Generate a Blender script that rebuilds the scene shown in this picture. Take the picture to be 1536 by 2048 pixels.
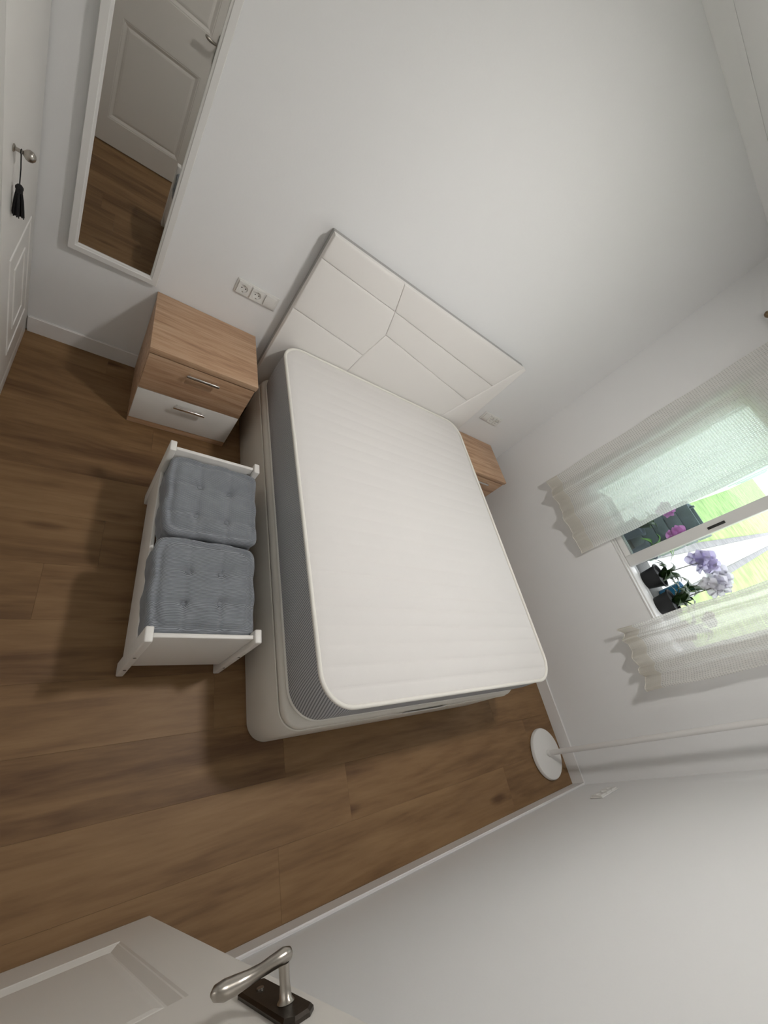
import bpy, bmesh, math, random
from mathutils import Vector, Matrix
random.seed(7)
for o in list(bpy.data.objects):
    bpy.data.objects.remove(o)
S = bpy.context.scene
C = S.collection
PI = math.pi

# ------------------------------------------------------------------ camera
cam_d = bpy.data.cameras.new('camera')
cam = bpy.data.objects.new('camera', cam_d)
C.objects.link(cam)
R = Matrix(((0.7686686, -0.1794479, -0.61396013),
            (-0.19377045, 0.84941479, -0.49086407),
            (0.60959134, 0.49627913, 0.61814677))).to_4x4()
cam.matrix_world = Matrix.Translation((0.3043, -2.1408, 1.9032)) @ R
cam_d.sensor_fit = 'VERTICAL'
cam_d.sensor_height = 36.0
cam_d.lens = 805.307 * 36.0 / 2048.0
cam_d.clip_start = 0.02
cam_d.clip_end = 300
S.camera = cam

# ------------------------------------------------------------------ world, light, exposure
SKY = 3.1
LAMP = 197.0
w = bpy.data.worlds.new('sky')
S.world = w
w.use_nodes = True
bg = w.node_tree.nodes['Background']
bg.inputs['Color'].default_value = (0.93, 0.97, 1.0, 1)
bg.inputs['Strength'].default_value = SKY
S.view_settings.view_transform = 'Standard'
S.view_settings.look = 'None'
S.view_settings.gamma = 1.0
S.view_settings.use_curve_mapping = False
S.view_settings.exposure = 0.0

# room numbers (metres): back wall y=0, wardrobe front x=0, window wall x=XW, foot wall y=YF
XW, YF, ZC = 3.436, -2.646, 2.705
BB = 0.0945

# a portal only guides the sampling of the sky through the window opening
pd = bpy.data.lights.new('window_portal', 'AREA')
pd.shape = 'RECTANGLE'; pd.size = 1.39; pd.size_y = 1.17
pd.cycles.is_portal = True
po = bpy.data.objects.new('window_portal', pd)
C.objects.link(po)
po.matrix_world = Matrix.Translation((XW + .24, -1.3525, 1.57)) @ Matrix(((0, 0, 1), (1, 0, 0), (0, 1, 0))).to_4x4()

# ------------------------------------------------------------------ materials
def mat(name):
    m = bpy.data.materials.new(name)
    m.use_nodes = True
    nt = m.node_tree
    return m, nt, nt.nodes['Principled BSDF']
def srgb(r, g, b):
    f = lambda c: ((c / 255 + .055) / 1.055) ** 2.4 if c > 10 else c / 255 / 12.92
    return (f(r), f(g), f(b), 1)
def N(nt, t, **kw):
    n = nt.nodes.new(t)
    for k, v in kw.items():
        setattr(n, k, v)
    return n
def plain(name, col, rough=.5, metal=0, bump=0, scale=200, spec=None, mottle=0):
    m, nt, b = mat(name)
    b.inputs['Base Color'].default_value = col
    b.inputs['Roughness'].default_value = rough
    b.inputs['Metallic'].default_value = metal
    if spec is not None:
        b.inputs['Specular IOR Level'].default_value = spec
    if bump or mottle:
        tc = N(nt, 'ShaderNodeTexCoord')
        no = N(nt, 'ShaderNodeTexNoise')
        no.inputs['Scale'].default_value = scale
        no.inputs['Detail'].default_value = 4
        nt.links.new(tc.outputs['Object'], no.inputs['Vector'])
        if bump:
            bp = N(nt, 'ShaderNodeBump')
            bp.inputs['Strength'].default_value = bump
            bp.inputs['Distance'].default_value = .002
            nt.links.new(no.outputs['Fac'], bp.inputs['Height'])
            nt.links.new(bp.outputs['Normal'], b.inputs['Normal'])
        if mottle:
            r = N(nt, 'ShaderNodeValToRGB')
            r.color_ramp.elements[0].position = .3
            r.color_ramp.elements[1].position = .7
            r.color_ramp.elements[0].color = tuple(c * (1 - mottle) for c in col[:3]) + (1,)
            r.color_ramp.elements[1].color = tuple(min(1, c * (1 + mottle)) for c in col[:3]) + (1,)
            nt.links.new(no.outputs['Fac'], r.inputs['Fac'])
            nt.links.new(r.outputs['Color'], b.inputs['Base Color'])
    return m
def math_node(nt, op, a, b=None, c=None):
    n = N(nt, 'ShaderNodeMath', operation=op)
    for i, v in enumerate((a, b, c)):
        if v is None:
            continue
        if isinstance(v, (int, float)):
            n.inputs[i].default_value = v
        else:
            nt.links.new(v, n.inputs[i])
    return n.outputs[0]
def wood(name, dark, mid, light, rough=.45, stretch=(1.2, 14, 14), scale=2.2, knots=False, tone=0.0, bump=.08, spec=.5, soft=1.0):
    """long grain along local x; each object takes its own cut through the noise"""
    m, nt, b = mat(name)
    L = nt.links.new
    tc = N(nt, 'ShaderNodeTexCoord')
    oi = N(nt, 'ShaderNodeObjectInfo')
    mp = N(nt, 'ShaderNodeMapping')
    mp.inputs['Scale'].default_value = stretch
    off = N(nt, 'ShaderNodeCombineXYZ')
    r37 = math_node(nt, 'MULTIPLY', oi.outputs['Random'], 37.0)
    for i in range(3):
        L(r37, off.inputs[i])
    add = N(nt, 'ShaderNodeVectorMath', operation='ADD')
    L(tc.outputs['Object'], mp.inputs['Vector'])
    L(mp.outputs['Vector'], add.inputs[0])
    L(off.outputs[0], add.inputs[1])
    n1 = N(nt, 'ShaderNodeTexNoise')
    n1.inputs['Scale'].default_value = scale
    n1.inputs['Detail'].default_value = 8
    n1.inputs['Roughness'].default_value = .6
    n1.inputs['Distortion'].default_value = .6
    L(add.outputs[0], n1.inputs['Vector'])
    n2 = N(nt, 'ShaderNodeTexNoise')
    n2.inputs['Scale'].default_value = scale * 5
    n2.inputs['Detail'].default_value = 5
    L(add.outputs[0], n2.inputs['Vector'])
    fac = math_node(nt, 'ADD', math_node(nt, 'MULTIPLY', n1.outputs['Fac'], .72), math_node(nt, 'MULTIPLY', n2.outputs['Fac'], .28))
    if soft != 1.0:
        fac = math_node(nt, 'MULTIPLY_ADD', math_node(nt, 'SUBTRACT', fac, .5), soft, .5)
    if knots:
        vo = N(nt, 'ShaderNodeTexVoronoi')
        vo.inputs['Scale'].default_value = 1.0
        mk = N(nt, 'ShaderNodeMapping')
        mk.inputs['Scale'].default_value = (1.7, 5.2, 1)
        L(tc.outputs['Object'], mk.inputs['Vector'])
        ak = N(nt, 'ShaderNodeVectorMath', operation='ADD')
        L(mk.outputs['Vector'], ak.inputs[0]); L(off.outputs[0], ak.inputs[1])
        L(ak.outputs[0], vo.inputs['Vector'])
        k = N(nt, 'ShaderNodeMapRange')
        k.inputs['From Min'].default_value = 0.0
        k.inputs['From Max'].default_value = .16
        k.inputs['To Min'].default_value = .28
        k.inputs['To Max'].default_value = 0
        L(vo.outputs['Distance'], k.inputs['Value'])
        fac = math_node(nt, 'SUBTRACT', fac, k.outputs[0])
        n3 = N(nt, 'ShaderNodeTexNoise')
        n3.inputs['Scale'].default_value = 1.0
        n3.inputs['Detail'].default_value = 3
        m3 = N(nt, 'ShaderNodeMapping')
        m3.inputs['Scale'].default_value = (1.3, 4.5, 1)
        L(tc.outputs['Object'], m3.inputs['Vector'])
        a3 = N(nt, 'ShaderNodeVectorMath', operation='ADD')
        L(m3.outputs['Vector'], a3.inputs[0]); L(off.outputs[0], a3.inputs[1])
        L(a3.outputs[0], n3.inputs['Vector'])
        fac = math_node(nt, 'ADD', fac, math_node(nt, 'MULTIPLY', math_node(nt, 'SUBTRACT', n3.outputs['Fac'], .5), .40))
    if tone:
        fac = math_node(nt, 'ADD', fac, math_node(nt, 'MULTIPLY', math_node(nt, 'SUBTRACT', oi.outputs['Random'], .5), tone))
    r = N(nt, 'ShaderNodeValToRGB')
    e = r.color_ramp.elements
    e[0].position = .30; e[0].color = dark
    e[1].position = .70; e[1].color = light
    x = r.color_ramp.elements.new(.48); x.color = mid
    L(fac, r.inputs['Fac'])
    L(r.outputs['Color'], b.inputs['Base Color'])
    b.inputs['Roughness'].default_value = rough
    b.inputs['Specular IOR Level'].default_value = spec
    bp = N(nt, 'ShaderNodeBump')
    bp.inputs['Strength'].default_value = bump
    bp.inputs['Distance'].default_value = .001
    L(n2.outputs['Fac'], bp.inputs['Height'])
    L(bp.outputs['Normal'], b.inputs['Normal'])
    return m

M = {}
M['wall'] = plain('wall_paint', (.865, .868, .868, 1), .75, bump=.12, scale=90, spec=.3)
M['ceil'] = plain('ceiling_paint', (.87, .87, .865, 1), .8, bump=.08, scale=90, spec=.2)
M['base'] = plain('baseboard_white', (.85, .84, .83, 1), .35, bump=.02, scale=60)
M['lacq'] = plain('white_lacquer', (.85, .835, .80, 1), .32, bump=.02, scale=40)
M['doorpaint'] = plain('door_paint', (.83, .805, .76, 1), .38, bump=.03, scale=50)
M['floor'] = wood('oak_laminate', srgb(92, 65, 42), srgb(129, 99, 67), srgb(154, 123, 87), .5, stretch=(.9, 8, 8), scale=1.5, knots=True, tone=.10, soft=.72, spec=.35)
M['slab'] = plain('floor_underlay', srgb(60, 45, 32), .8, bump=.1)
M['oak'] = wood('sonoma_oak', srgb(150, 114, 86), srgb(193, 156, 124), srgb(218, 188, 158), .5, stretch=(1.0, 15, 15), scale=2.0, bump=.12)
M['white_drawer'] = plain('white_drawer_front', (.84, .82, .785, 1), .3, bump=.02, scale=50)
M['chrome'] = plain('brushed_chrome', (.78, .77, .75, 1), .22, 1, bump=.02, scale=300)
M['pewter'] = plain('worn_pewter', (.42, .39, .35, 1), .28, 1, bump=.06, scale=120)
M['bronze'] = plain('dark_bronze', (.05, .042, .035, 1), .3, .8, bump=.05, scale=150)
M['bench'] = plain('white_painted_wood', (.86, .84, .805, 1), .42, bump=.04, scale=60)
M['screw'] = plain('steel_screw', (.25, .24, .22, 1), .4, 1, bump=.02)
M['leather'] = plain('white_leatherette', (.85, .825, .795, 1), .5, bump=.10, scale=260)
M['hbback'] = plain('shade_toned_headboard_back', (.45, .44, .43, 1), .8, bump=.1)  # leatherette backing greyed; the tone stands in for the shadow line around the panels
M['basefab'] = plain('cream_bed_base_cover', (.78, .745, .68, 1), .6, bump=.15, scale=320)
M['cord_edge'] = plain('cream_piping', (.86, .84, .78, 1), .7, bump=.2, scale=400)
M['strap'] = plain('white_strap', (.93, .92, .91, 1), .6, bump=.2, scale=400)
M['plastic'] = plain('white_plastic', (.80, .79, .76, 1), .35, bump=.01, scale=60)
M['hole'] = plain('dark_socket_hole', (.03, .03, .03, 1), .6, bump=.01)
M['metalpin'] = plain('earth_clip_metal', (.45, .43, .38, 1), .35, 1, bump=.01)
M['lampwhite'] = plain('white_powder_coat', (.80, .79, .77, 1), .4, bump=.03, scale=150)
M['tassel'] = plain('black_tassel_yarn', (.012, .011, .012, 1), .8, bump=.6, scale=500)
M['alu'] = plain('white_window_frame', (.74, .735, .72, 1), .35, bump=.01, scale=60)
M['black'] = plain('black_plastic', (.01, .01, .01, 1), .4, bump=.01)
M['rod'] = plain('brass_brown_rod', (.20, .14, .08, 1), .4, .7, bump=.03)
M['stone'] = plain('sill_stone', (.10, .10, .095, 1), .7, bump=.1, mottle=.15, scale=60)
M['path'] = plain('pale_concrete_path', (.50, .50, .51, 1), .9, bump=.2, mottle=.25, scale=1.3)
M['kerb'] = plain('grey_kerb', (.26, .26, .27, 1), .9, bump=.2, mottle=.2, scale=3)
M['lawn'] = plain('lawn_grass', (.34, .47, .18, 1), .9, bump=.5, mottle=.35, scale=1.5)
M['leaf'] = plain('orchid_leaf', (.022, .05, .012, 1), .35, bump=.05, mottle=.2, scale=30)
M['leaf2'] = plain('bright_orchid_leaf', (.12, .28, .04, 1), .4, bump=.05, mottle=.2, scale=30)
M['stem'] = plain('dark_stem', (.05, .045, .025, 1), .6, bump=.1)
M['pot_black'] = plain('black_pot', (.006, .006, .007, 1), .6, bump=.03)
M['pot_blue'] = plain('blue_pot', (.03, .22, .42, 1), .3, bump=.03)
M['pot_grey'] = plain('grey_blue_pot', (.11, .13, .18, 1), .5, bump=.05)
M['pot_red'] = plain('terracotta_pot', (.16, .05, .03, 1), .6, bump=.1)
M['bark'] = plain('bark_chips', (.05, .035, .025, 1), .9, bump=1, scale=80)
def petal(name, col):
    m, nt, b = mat(name)
    nt.nodes.remove(b)
    df = N(nt, 'ShaderNodeBsdfDiffuse'); df.inputs['Color'].default_value = col
    tl = N(nt, 'ShaderNodeBsdfTranslucent'); tl.inputs['Color'].default_value = col
    no = N(nt, 'ShaderNodeTexNoise'); no.inputs['Scale'].default_value = 60
    r = N(nt, 'ShaderNodeMapRange'); r.inputs['To Min'].default_value = .5; r.inputs['To Max'].default_value = .7
    nt.links.new(no.outputs['Fac'], r.inputs['Value'])
    mx = N(nt, 'ShaderNodeMixShader')
    nt.links.new(r.outputs[0], mx.inputs[0]); nt.links.new(df.outputs[0], mx.inputs[1]); nt.links.new(tl.outputs[0], mx.inputs[2])
    nt.links.new(mx.outputs[0], nt.nodes['Material Output'].inputs['Surface'])
    return m
M['petal_w'] = petal('white_petal', (.88, .87, .92, 1))
M['petal_l'] = petal('lilac_petal', (.82, .78, .95, 1))
M['petal_p'] = petal('pink_petal', (.86, .42, .80, 1))
M['petal_d'] = plain('dark_red_petal', (.12, .02, .05, 1), .6, bump=.05, scale=60)

def mirror_mat():
    m, nt, b = mat('mirror_glass')
    b.inputs['Base Color'].default_value = (.62, .615, .60, 1)
    b.inputs['Metallic'].default_value = 1
    b.inputs['Roughness'].default_value = .015
    return m
M['mirror'] = mirror_mat()
def glass_mat(name, tint, refl=.08):
    m, nt, b = mat(name)
    nt.nodes.remove(b)
    out = nt.nodes['Material Output']
    tr = N(nt, 'ShaderNodeBsdfTransparent'); tr.inputs['Color'].default_value = tint
    gl = N(nt, 'ShaderNodeBsdfGlossy'); gl.inputs['Roughness'].default_value = .02
    fr = N(nt, 'ShaderNodeFresnel'); fr.inputs['IOR'].default_value = 1.35
    mx = N(nt, 'ShaderNodeMixShader')
    nt.links.new(fr.outputs[0], mx.inputs[0])
    nt.links.new(tr.outputs[0], mx.inputs[1]); nt.links.new(gl.outputs[0], mx.inputs[2])
    nt.links.new(mx.outputs[0], out.inputs['Surface'])
    return m
M['glass'] = glass_mat('tinted_window_glass', (.945, .985, .975, 1))
def emit_mat(name, col, s):
    m, nt, b = mat(name)
    b.inputs['Base Color'].default_value = (.9, .9, .88, 1)
    b.inputs['Emission Color'].default_value = col
    b.inputs['Emission Strength'].default_value = s
    return m
M['hall_fill'] = emit_mat('added_hall_fill_diffuser', (1.0, .955, .90, 1), LAMP * .8)  # emission of the added hall fill lamp
M['bulb'] = emit_mat('glowing_opal_globe', (1.0, .965, .93, 1), LAMP)

def curtain_mat():
    m, nt, b = mat('sheer_waffle_curtain')
    L = nt.links.new
    nt.nodes.remove(b)
    out = nt.nodes['Material Output']
    uv = N(nt, 'ShaderNodeUVMap')
    sp = N(nt, 'ShaderNodeSeparateXYZ')
    L(uv.outputs[0], sp.inputs[0])
    per = .0145
    def line(o):
        s = math_node(nt, 'SINE', math_node(nt, 'MULTIPLY', o, 2 * PI / per))
        return math_node(nt, 'SMOOTH_MAX', math_node(nt, 'MULTIPLY', s, 1.0), 0, .5)
    a = math_node(nt, 'MULTIPLY_ADD', math_node(nt, 'SINE', math_node(nt, 'MULTIPLY', sp.outputs[0], 2 * PI / per)), .5, .5)
    c = math_node(nt, 'MULTIPLY_ADD', math_node(nt, 'SINE', math_node(nt, 'MULTIPLY', sp.outputs[1], 2 * PI / per)), .5, .5)
    hole = math_node(nt, 'MULTIPLY', a, c)
    # hem: v below .105 is a thick double band
    band = math_node(nt, 'LESS_THAN', sp.outputs[1], .095)
    hole2 = math_node(nt, 'MULTIPLY', hole, math_node(nt, 'SUBTRACT', 1, math_node(nt, 'MULTIPLY', band, .9)))
    trf = math_node(nt, 'MULTIPLY_ADD', hole2, .40, .06)
    col = N(nt, 'ShaderNodeMix', data_type='RGBA')
    col.inputs['A'].default_value = (.89, .885, .86, 1)
    col.inputs['B'].default_value = (.80, .775, .71, 1)
    L(band, col.inputs['Factor'])
    df = N(nt, 'ShaderNodeBsdfDiffuse'); L(col.outputs['Result'], df.inputs['Color'])
    tl = N(nt, 'ShaderNodeBsdfTranslucent'); L(col.outputs['Result'], tl.inputs['Color'])
    bp = N(nt, 'ShaderNodeBump'); bp.inputs['Strength'].default_value = .5; bp.inputs['Distance'].default_value = .002
    bp.invert = True
    L(hole, bp.inputs['Height']); L(bp.outputs[0], df.inputs['Normal'])
    m1 = N(nt, 'ShaderNodeMixShader'); m1.inputs[0].default_value = .66
    L(df.outputs[0], m1.inputs[1]); L(tl.outputs[0], m1.inputs[2])
    tr = N(nt, 'ShaderNodeBsdfTransparent')
    m2 = N(nt, 'ShaderNodeMixShader')
    L(trf, m2.inputs[0]); L(m1.outputs[0], m2.inputs[1]); L(tr.outputs[0], m2.inputs[2])
    L(m2.outputs[0], out.inputs['Surface'])
    return m
M['curtain'] = curtain_mat()

def side_mesh_mat():
    """grey spacer fabric of the mattress side: staggered dark eyelets"""
    m, nt, b = mat('grey_spacer_fabric')
    L = nt.links.new
    uv = N(nt, 'ShaderNodeUVMap')
    sp = N(nt, 'ShaderNodeSeparateXYZ'); L(uv.outputs[0], sp.inputs[0])
    k = 2 * PI / .0105
    s1 = math_node(nt, 'SINE', math_node(nt, 'MULTIPLY', math_node(nt, 'ADD', sp.outputs[0], math_node(nt, 'MULTIPLY', sp.outputs[1], .35)), k))
    s2 = math_node(nt, 'SINE', math_node(nt, 'MULTIPLY', math_node(nt, 'SUBTRACT', sp.outputs[1], math_node(nt, 'MULTIPLY', sp.outputs[0], .1)), k * 1.3))
    h = math_node(nt, 'ADD', math_node(nt, 'MULTIPLY', s1, .7), math_node(nt, 'MULTIPLY', s2, .3))
    r = N(nt, 'ShaderNodeValToRGB')
    r.color_ramp.elements[0].position = .35; r.color_ramp.elements[0].color = (.56, .565, .585, 1)
    r.color_ramp.elements[1].position = .80; r.color_ramp.elements[1].color = (.20, .205, .22, 1)
    L(math_node(nt, 'MULTIPLY_ADD', h, .5, .5), r.inputs['Fac'])
    L(r.outputs[0], b.inputs['Base Color'])
    b.inputs['Roughness'].default_value = .85
    bp = N(nt, 'ShaderNodeBump'); bp.inputs['Strength'].default_value = .4; bp.inputs['Distance'].default_value = .002; bp.invert = True
    L(h, bp.inputs['Height']); L(bp.outputs[0], b.inputs['Normal'])
    return m
M['side'] = side_mesh_mat()
M['ticking'] = plain('white_mattress_ticking', (.80, .78, .76, 1), .8, bump=.25, scale=450, spec=.2)

def corduroy():
    m, nt, b = mat('grey_blue_corduroy')
    L = nt.links.new
    tc = N(nt, 'ShaderNodeTexCoord')
    sp = N(nt, 'ShaderNodeSeparateXYZ'); L(tc.outputs['Object'], sp.inputs[0])
    no = N(nt, 'ShaderNodeTexNoise'); no.inputs['Scale'].default_value = 18; no.inputs['Detail'].default_value = 5
    L(tc.outputs['Object'], no.inputs['Vector'])
    yy = math_node(nt, 'ADD', sp.outputs[1], math_node(nt, 'MULTIPLY', no.outputs['Fac'], .0035))
    yy = math_node(nt, 'ADD', yy, sp.outputs[2])
    s = math_node(nt, 'MULTIPLY_ADD', math_node(nt, 'SINE', math_node(nt, 'MULTIPLY', yy, 2 * PI / .0052)), .5, .5)
    f = math_node(nt, 'ADD', math_node(nt, 'MULTIPLY', s, .6), math_node(nt, 'MULTIPLY', no.outputs['Fac'], .4))
    r = N(nt, 'ShaderNodeValToRGB')
    r.color_ramp.elements[0].position = .1; r.color_ramp.elements[0].color = srgb(102, 106, 112)
    r.color_ramp.elements[1].position = .85; r.color_ramp.elements[1].color = srgb(164, 169, 176)
    L(f, r.inputs['Fac']); L(r.outputs[0], b.inputs['Base Color'])
    b.inputs['Roughness'].default_value = .9
    b.inputs['Specular IOR Level'].default_value = .15
    b.inputs['Sheen Weight'].default_value = .25
    bp = N(nt, 'ShaderNodeBump'); bp.inputs['Strength'].default_value = .6; bp.inputs['Distance'].default_value = .002
    L(s, bp.inputs['Height']); L(bp.outputs[0], b.inputs['Normal'])
    return m
M['cord'] = corduroy()

# ------------------------------------------------------------------ helpers
def world_loc(p):
    v = Vector((0, 0, 0))
    while p is not None:
        v += p.location
        p = p.parent
    return v
def obj(name, me, m, parent=None, smooth=None):
    o = bpy.data.objects.new(name, me)
    C.objects.link(o)
    if m is not None and not me.materials:
        me.materials.append(m)
    if parent is not None:
        o.parent = parent
    if smooth is not None:
        for p in me.polygons:
            p.use_smooth = True
        if smooth < 3.1:
            try:
                me.set_sharp_from_angle(angle=smooth)
            except Exception:
                pass
    return o
def mesh_from_bm(bm, name='m'):
    bmesh.ops.recalc_face_normals(bm, faces=bm.faces)
    me = bpy.data.meshes.new(name)
    bm.to_mesh(me)
    bm.free()
    return me
def bm_box(bm, a, b, bev=0, seg=2):
    """box from min corner a to max corner b, edges rounded by bev"""
    a = Vector(a); b = Vector(b)
    r = bmesh.ops.create_cube(bm, size=1)
    vs = r['verts']
    for v in vs:
        v.co = Vector(((a.x + b.x) / 2 + v.co.x * (b.x - a.x), (a.y + b.y) / 2 + v.co.y * (b.y - a.y), (a.z + b.z) / 2 + v.co.z * (b.z - a.z)))
    if bev:
        es = list({e for v in vs for e in v.link_edges})
        bmesh.ops.bevel(bm, geom=es, offset=bev, segments=seg, affect='EDGES', profile=.5)
def box(name, a, b, m, parent=None, bev=.002, seg=2, origin=None):
    bm = bmesh.new()
    bm_box(bm, a, b, bev, seg)
    if origin is not None:
        bmesh.ops.translate(bm, verts=bm.verts, vec=-Vector(origin))
    o = obj(name, mesh_from_bm(bm, name), m, parent, smooth=.6)
    return o
def bm_tube(bm, pts, rad, n=12, caps=True, closed=False):
    """round tube along pts, rad number or list"""
    pts = [Vector(p) for p in pts]
    k = len(pts)
    rad = [rad] * k if isinstance(rad, (int, float)) else rad
    rings = []
    up = None
    for i, p in enumerate(pts):
        if closed:
            t = (pts[(i + 1) % k] - pts[i - 1]).normalized()
        else:
            t = (pts[min(i + 1, k - 1)] - pts[max(i - 1, 0)]).normalized()
        if up is None:
            up = Vector((0, 0, 1)) if abs(t.z) < .9 else Vector((1, 0, 0))
        s = t.cross(up).normalized()
        up = s.cross(t).normalized()
        rings.append([bm.verts.new(p + (s * math.cos(2 * PI * j / n) + up * math.sin(2 * PI * j / n)) * rad[i]) for j in range(n)])
    m_ = k if closed else k - 1
    for i in range(m_):
        A, B = rings[i], rings[(i + 1) % k]
        for j in range(n):
            bm.faces.new((A[j], A[(j + 1) % n], B[(j + 1) % n], B[j]))
    if caps and not closed:
        bm.faces.new(rings[0][::-1]); bm.faces.new(rings[-1])
def tube(name, pts, rad, m, parent=None, n=12, closed=False):
    bm = bmesh.new()
    bm_tube(bm, pts, rad, n, True, closed)
    return obj(name, mesh_from_bm(bm, name), m, parent, smooth=.9)
def bm_lathe(bm, prof, n=32, c=(0, 0, 0), axis='z'):
    """prof: list of (r, h)"""
    c = Vector(c)
    rings = []
    def P(r, h, a):
        x, y = r * math.cos(a), r * math.sin(a)
        return c + (Vector((x, y, h)) if axis == 'z' else Vector((h, x, y)) if axis == 'x' else Vector((x, h, y)))
    for r, h in prof:
        if r < 1e-6:
            rings.append([bm.verts.new(P(0, h, 0))])
        else:
            rings.append([bm.verts.new(P(r, h, 2 * PI * j / n)) for j in range(n)])
    for A, B in zip(rings, rings[1:]):
        for j in range(n):
            a0, a1 = A[j % len(A)], A[(j + 1) % len(A)]
            b0, b1 = B[j % len(B)], B[(j + 1) % len(B)]
            vs = []
            for v in (a0, a1, b1, b0):
                if v not in vs:
                    vs.append(v)
            if len(vs) > 2:
                bm.faces.new(vs)
def lathe(name, prof, m, parent=None, n=32, c=(0, 0, 0), axis='z', sm=.7):
    bm = bmesh.new()
    bm_lathe(bm, prof, n, c, axis)
    return obj(name, mesh_from_bm(bm, name), m, parent, smooth=sm)
def empty(name, loc, rz=0):
    o = bpy.data.objects.new(name, None)
    C.objects.link(o)
    o.empty_display_size = .05
    o.location = loc
    o.rotation_euler = (0, 0, rz)
    return o
def tag(o, label, cat, group=None):
    o['label'] = label
    o['category'] = cat
    if group:
        o['group'] = group
    return o
def struct(o, label=None):
    o['kind'] = 'structure'
    if label:
        o['label'] = label
    return o
def copy_tree(o, parent=None):
    c = o.copy()
    C.objects.link(c)
    c.parent = parent
    for ch in o.children:
        copy_tree(ch, c)
    return c
def rrect(x0, x1, y0, y1, r, n=8):
    """rounded rectangle loop, counter-clockwise"""
    pts = []
    for cx, cy, a0 in ((x1 - r, y1 - r, 0), (x0 + r, y1 - r, PI / 2), (x0 + r, y0 + r, PI), (x1 - r, y0 + r, 1.5 * PI)):
        for i in range(n + 1):
            a = a0 + PI / 2 * i / n
            pts.append((cx + r * math.cos(a), cy + r * math.sin(a)))
    return pts

# ------------------------------------------------------------------ room shell
# floor and planks
fl = struct(obj('floor', None, None) if False else box('floor', (-1.3, YF - .02, -.06), (XW, .02, -.0095), M['slab'], bev=0), 'brown oak laminate floor of wide long planks')
PW = .2268
bounds = [0.0] + [-.137 - PW * k for k in range(0, 12)]
bounds = [b for b in bounds if b > YF] + [YF]
joint = {(-.364): .607, (-1.271): .285, (-1.725): .946, (-1.952): 1.25, (-2.178): 1.56}
PLEN = 1.52
for i in range(len(bounds) - 1):
    y1, y0 = bounds[i], bounds[i + 1]
    j0 = None
    for k, v in joint.items():
        if abs(k - y1) < .01:
            j0 = v
    if j0 is None:
        j0 = (i * .63 + .35) % PLEN
    xs = [-1.3]
    x = j0 - 3 * PLEN
    while x < XW:
        if x > -1.25:
            xs.append(x)
        x += PLEN
    xs.append(XW)
    for xa, xb in zip(xs, xs[1:]):
        cx, cy = (xa + xb) / 2, (y0 + y1) / 2
        bm = bmesh.new()
        hx, hy = (xb - xa) / 2 - .00015, (y1 - y0) / 2 - .00015
        bm_box(bm, (-hx, -hy, -.009), (hx, hy, 0), 0)
        te = [e for e in bm.edges if all(v.co.z > -.001 for v in e.verts)]
        bmesh.ops.bevel(bm, geom=te, offset=.0004, segments=1, affect='EDGES')
        o = obj('plank', mesh_from_bm(bm, 'plank'), M['floor'], fl)
        o.location = (cx, cy, 0)

struct(box('wall_back', (-1.3, 0, -.06), (XW + .3, .2, ZC), M['wall'], bev=0), 'white painted wall behind the headboard')
struct(box('wall_front', (-1.3, YF - .2, -.06), (XW + .3, YF, ZC), M['wall'], bev=0), 'white painted wall at the foot of the bed')
struct(box('ceiling', (-1.5, YF - .2, ZC), (XW + .3, .2, ZC + .15), M['ceil'], bev=0), 'white ceiling')
# window wall with opening
WY0, WY1, WZ0, WZ1 = -2.05, -.655, .985, 2.155
WT = .26
bm = bmesh.new()
bm_box(bm, (XW, YF, -.5), (XW + WT, 0, WZ0))
bm_box(bm, (XW, YF, WZ1), (XW + WT, 0, ZC))
bm_box(bm, (XW, YF, WZ0), (XW + WT, WY0, WZ1))
bm_box(bm, (XW, WY1, WZ0), (XW + WT, 0, WZ1))
struct(obj('wall_right', mesh_from_bm(bm), M['wall']), 'white painted wall with the curtained window')
# left wall: wardrobe recess, doorway to the hall, then a stub
bm = bmesh.new()
DY0, DY1, DZ = -2.515, -1.72, 2.06
bm_box(bm, (-.10, YF, -.06), (0, DY0, ZC))
bm_box(bm, (-.10, DY0, DZ), (0, DY1, ZC))
bm_box(bm, (-.10, DY1, -.06), (0, -1.56, ZC))
bm_box(bm, (-.70, -1.66, -.06), (-.10, -1.56, ZC))
bm_box(bm, (-1.5, YF - .2, -.06), (-1.3, .2, ZC))
bm_box(bm, (-.70, -1.56, 2.40), (0, 0, ZC))
struct(obj('wall_left', mesh_from_bm(bm), M['wall']), 'white painted wall with the doorway')

def skirting(name, a, b, label):
    bm = bmesh.new()
    bm_box(bm, a, b, 0)
    te = [e for e in bm.edges if all(v.co.z > b[2] - .001 for v in e.verts)]
    bmesh.ops.bevel(bm, geom=te, offset=.005, segments=3, affect='EDGES')
    struct(obj(name, mesh_from_bm(bm), M['base'], smooth=.6), label)
skirting('baseboard_back', (.001, -.0125, .0005), (XW - .0005, -.0005, BB), 'white skirting along the headboard wall')
skirting('baseboard_right', (XW - .0125, YF + .013, .0005), (XW - .0005, -.013, BB), 'white skirting under the window')
skirting('baseboard_front', (.001, YF + .0005, .0005), (XW - .0005, YF + .0125, BB), 'white skirting along the foot wall')

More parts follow.
